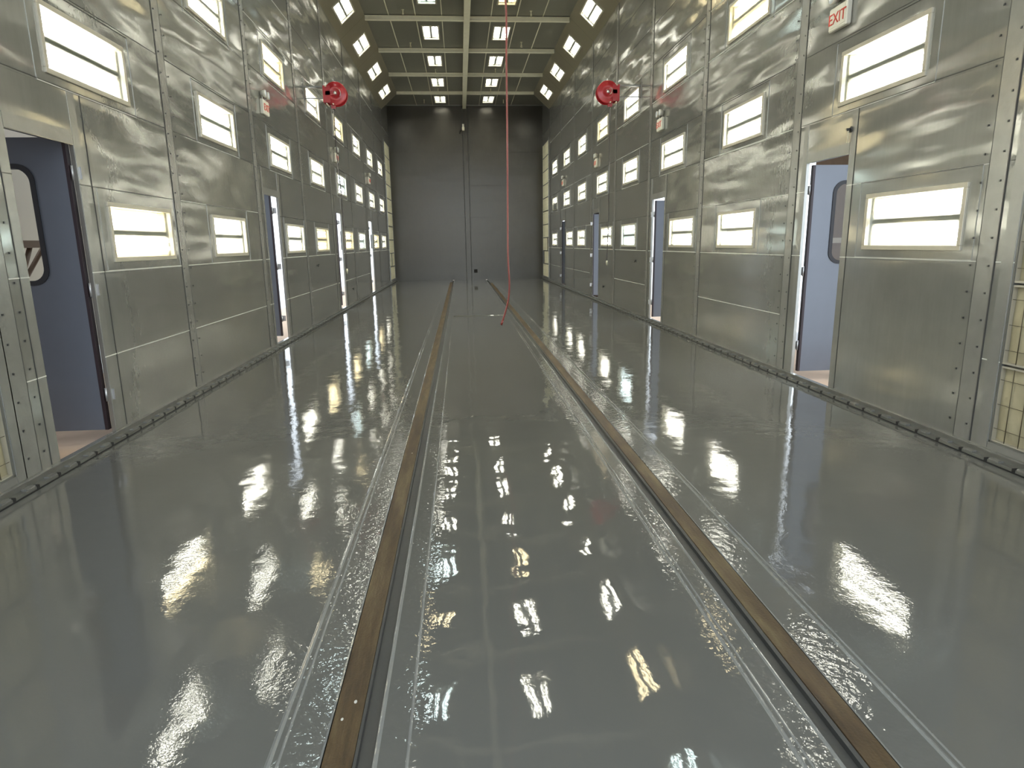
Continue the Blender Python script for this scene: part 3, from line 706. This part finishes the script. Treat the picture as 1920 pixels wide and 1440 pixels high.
# pale curved strokes on the two reel faces
m = MB(); m.tube([(-2.54 + 0.115 * math.cos(t), 14.871, 4.872 + 0.115 * math.sin(t)) for t in [(-0.55 + 0.11 * i) for i in range(12)]], 0.005, 6)
o = m.obj('pale_mark', M['lens'], bpy.data.objects['hose_reel']); o.matrix_parent_inverse = Matrix.Translation((2.54, -15.0, -4.872)); o['label'] = 'pale curved mark'
m = MB(); m.tube([(3.34, 14.845, 4.95), (3.36, 14.84, 4.985), (3.395, 14.845, 4.975), (3.40, 14.845, 4.92), (3.375, 14.845, 4.865), (3.345, 14.845, 4.85)], 0.006, 6)
o = m.obj('pale_mark', M['brass'], bpy.data.objects['hose_reel.001']); o.matrix_parent_inverse = Matrix.Translation((-3.32, -15.0, -4.913)); o['label'] = 'pale hook-shaped mark'

def hang_hose(name, pts, rad, mat, label, nozzle=None, seg=8):
    r = thing(name, label, 'hose', loc=pts[-1]); off = Vector(pts[-1])
    # smooth the way between the points
    P_ = [Vector(p) for p in pts]; out = []
    for i in range(len(P_) - 1):
        p0, p1, p2, p3 = P_[max(i - 1, 0)], P_[i], P_[i + 1], P_[min(i + 2, len(P_) - 1)]
        for j in range(6):
            t = j / 6; out.append(0.5 * ((2 * p1) + (p2 - p0) * t + (2 * p0 - 5 * p1 + 4 * p2 - p3) * t * t + (3 * p1 - p0 - 3 * p2 + p3) * t ** 3))
    out.append(P_[-1])
    m = MB(); m.tube([v - off for v in out], rad, seg); m.obj('hose', mat, r)
    if nozzle:
        m = MB(); m.tube([(0, 0, 0.01), (0, 0, -0.03), (0, 0, -0.10)], [rad * 1.6, rad * 2.0, rad * 1.2], 10); m.obj('nozzle', nozzle, r)
    else:
        m = MB(); d = (P_[-1] - P_[-2]).normalized(); m.tube([(0, 0, 0), tuple(d * 0.05)], [rad * 1.3, rad * 1.2], 10); m.obj('coupling', M['redhose'], r)
    return r
hang_hose('hanging_hose', [(3.39, 15.0, 4.625), (3.39, 15.0, 4.0), (3.395, 15.0, 3.0), (3.40, 15.0, 2.2), (3.385, 15.0, 1.6), (3.375, 15.0, 1.28)], 0.011, M['blackhose'], 'thin dark hose hanging from the right hose reel to a pale nozzle', M['brass'])
hang_hose('hanging_hose', [(-2.61, 15.0, 4.584), (-2.61, 15.0, 4.0), (-2.60, 15.0, 3.4), (-2.575, 15.0, 2.9), (-2.57, 15.0, 2.2), (-2.56, 15.0, 1.6), (-2.56, 15.0, 1.2)], 0.011, M['blackhose'], 'thin dark hose hanging from the left hose reel', M['brass'])
YH = 7.0
def hp(x, y):                                                   # where the hose hangs, read off at its own distance
    d = r_ * (x - 960) / 1209.5 - u_ * (y - 720) / 1209.5 + f_; t = YH / d.y
    return (d.x * t, YH, H0 + d.z * t)
top = hp(948, 0)
hang_hose('hanging_hose', [(0.47, YH, ZC - 0.05), (0.46, YH, 6.0), (0.455, YH, 4.8), top, hp(949.5, 120), hp(951, 250), hp(952, 400), hp(952.5, 480), hp(955, 530), hp(953.5, 558), hp(948, 583), hp(942.5, 601)], 0.0095, M['redhose'], 'long red hose hanging down from the middle of the ceiling', None, 10)

# ------------------------------------------------------------------ small things on the walls
r = thing('box_bracket', 'small pale box lamp bracket high on the middle post of the end wall', 'bracket', loc=(0.31, YE - 0.06, 6.93))  # small box fixture on its bracket at the middle post
m = MB(); m.bev(-.06, .06, -.16, 0, -.02, .14, .01); m.obj('box', M['brass'], r)
m = MB(); m.bev(-.045, .045, -.12, 0, .145, .28, .01); m.obj('cap', M['signwhite'], r)
m = MB(); m.tube([(-.07, -.03, .02), (-.16, -.03, -.02), (-.17, -.03, -.14)], .02, 8); m.obj('hook', M['dark'], r)
m = MB(); m.bev(-.085, .085, -.085, .085, 0, .02, .004); o = m.obj('outlet_cover', M['dark']); o.matrix_world = basis((1, 0, 0), (0, 0, 1), (0, -1, 0), (0.725, YE - 0.0, 0.42))
tag(o, 'small black square cover low on the end wall', 'cover')
for side, y, z, lb in (('L', 14.98, 1.29, 'small dark latch on the left wall below the lights, between the second and third doors'), ('L', 19.53, .47, 'small dark latch low on the left wall beyond the third door'), ('R', 14.98, 1.27, 'small dark latch on the right wall below the lights, beyond the second door'), ('R', 18.38, .47, 'small dark latch low on the right wall before the third door')):
    X = (0, 1, 0) if side == 'L' else (0, -1, 0); Z = (1, 0, 0) if side == 'L' else (-1, 0, 0)
    r = thing('wall_latch', lb, 'latch', basis(X, (0, 0, 1), Z, P(side, y, z)), 'dark latches on the walls')
    m = MB(); m.bev(-.05, .05, -.02, .02, 0, .012, .003); m.obj('latch_plate', M['screw'], r)
    m = MB(); m.tube([(-.04, -.03, .02), (.04, .03, .02)], .008, 6); m.tube([(0, 0, .01), (0, 0, .02)], .01, 6); m.obj('lever', M['dark'], r)
r = thing('wall_hook', 'small dark bolt with a hanging tag above the nearest right door', 'hook', basis((0, -1, 0), (0, 0, 1), (-1, 0, 0), P('R', 6.76, 2.80)))
m = MB(); m.tube([(0, 0, 0), (0, 0, .05)], .014, 8); m.lathe([(0.001, .012), (.03, .012), (.03, 0)], 'z', (0, 0, 0), 14); m.obj('bolt', M['screw'], r)
m = MB(); m.box(-.008, .008, -.13, 0, .03, .034); m.obj('hanging_tag', M['frame'], r)

# ------------------------------------------------------------------ outside the doors
mb = MB()
for x0, x1, mi in ((-40, -5.2, 1), (-5.2, -WL - 0.04, 0), (WR + 0.04, 5.6, 0), (5.6, 40, 1)): mb.quad((x0, -40, -0.035), (x1, -40, -0.035), (x1, 80, -0.035), (x0, 80, -0.035), mi)
mb.quad((-WL - .04, -40, -0.035), (WR + .04, -40, -0.035), (WR + .04, YN - 1.0, -0.035), (-WL - .04, YN - 1.0, -0.035))
mb.quad((-WL - .04, YN - 1.0, -0.05), (WR + .04, YN - 1.0, -0.05), (WR + .04, 80, -0.05), (-WL - .04, 80, -0.05))
o = struct(mb.obj('ground', [M['tan'], M['pale']]))
mb = MB(); mb.box(-6.9, -6.8, 4.0, 15.0, -0.03, 5.0)
struct(mb.obj('wall_outer_left', M['beige']))
mb = MB(); mb.box(-5.9, -WL - 0.06, 2.9, 9.0, 3.3, 3.4); mb.box(-6.8, -WL - 0.06, 2.8, 2.9, -0.03, 3.4)
struct(mb.obj('sky_blocker_left', M['brown']))  # added roof and screen that keep sky light off the nearest left leaf
mb = MB(); mb.box(5.4, 5.5, 19.6, 34.0, -0.03, 3.4); mb.box(WR + 0.06, 5.5, 17.4, 34.0, 3.3, 3.4)
struct(mb.obj('sky_blocker_right', M['brown']))  # added wall and roof that darken the two farthest right doorways
mb = MB(); mb.box(6.5, 6.6, 6.0, 11.85, -0.03, 5.0, 0); mb.box(6.49, 6.5, 6.0, 11.55, 1.63, 1.72, 1)
struct(mb.obj('wall_outer_right', [M['brown'], M['beige']]))
r = thing('steel_support', 'brown steel post with knee braces seen through the window of the nearest left door', 'post', loc=(-6.0, 9.35, -0.034))
m = MB(); m.box(-.09, .09, -.07, .07, 0, 1.78); m.obj('post', M['brownsteel'], r)
m = MB(); m.box(-.05, .05, -1.3, 1.3, 1.78, 1.88); m.obj('top_beam', M['brownsteel'], r)
for s in (-1, 1):
    m = MB(); m.tube([(0, s * .05, 1.30), (0, s * .38, 1.80)], .035, 6); m.tube([(0.03, s * .05, 1.30), (0.35, s * .1, 1.80)], .03, 6) if s > 0 else None; m.obj('knee_brace', M['brownsteel'], r)
m = MB(); m.box(-.03, .03, -1.3, 1.3, 1.15, 1.19); m.obj('cross_bar', M['brownsteel'], r)
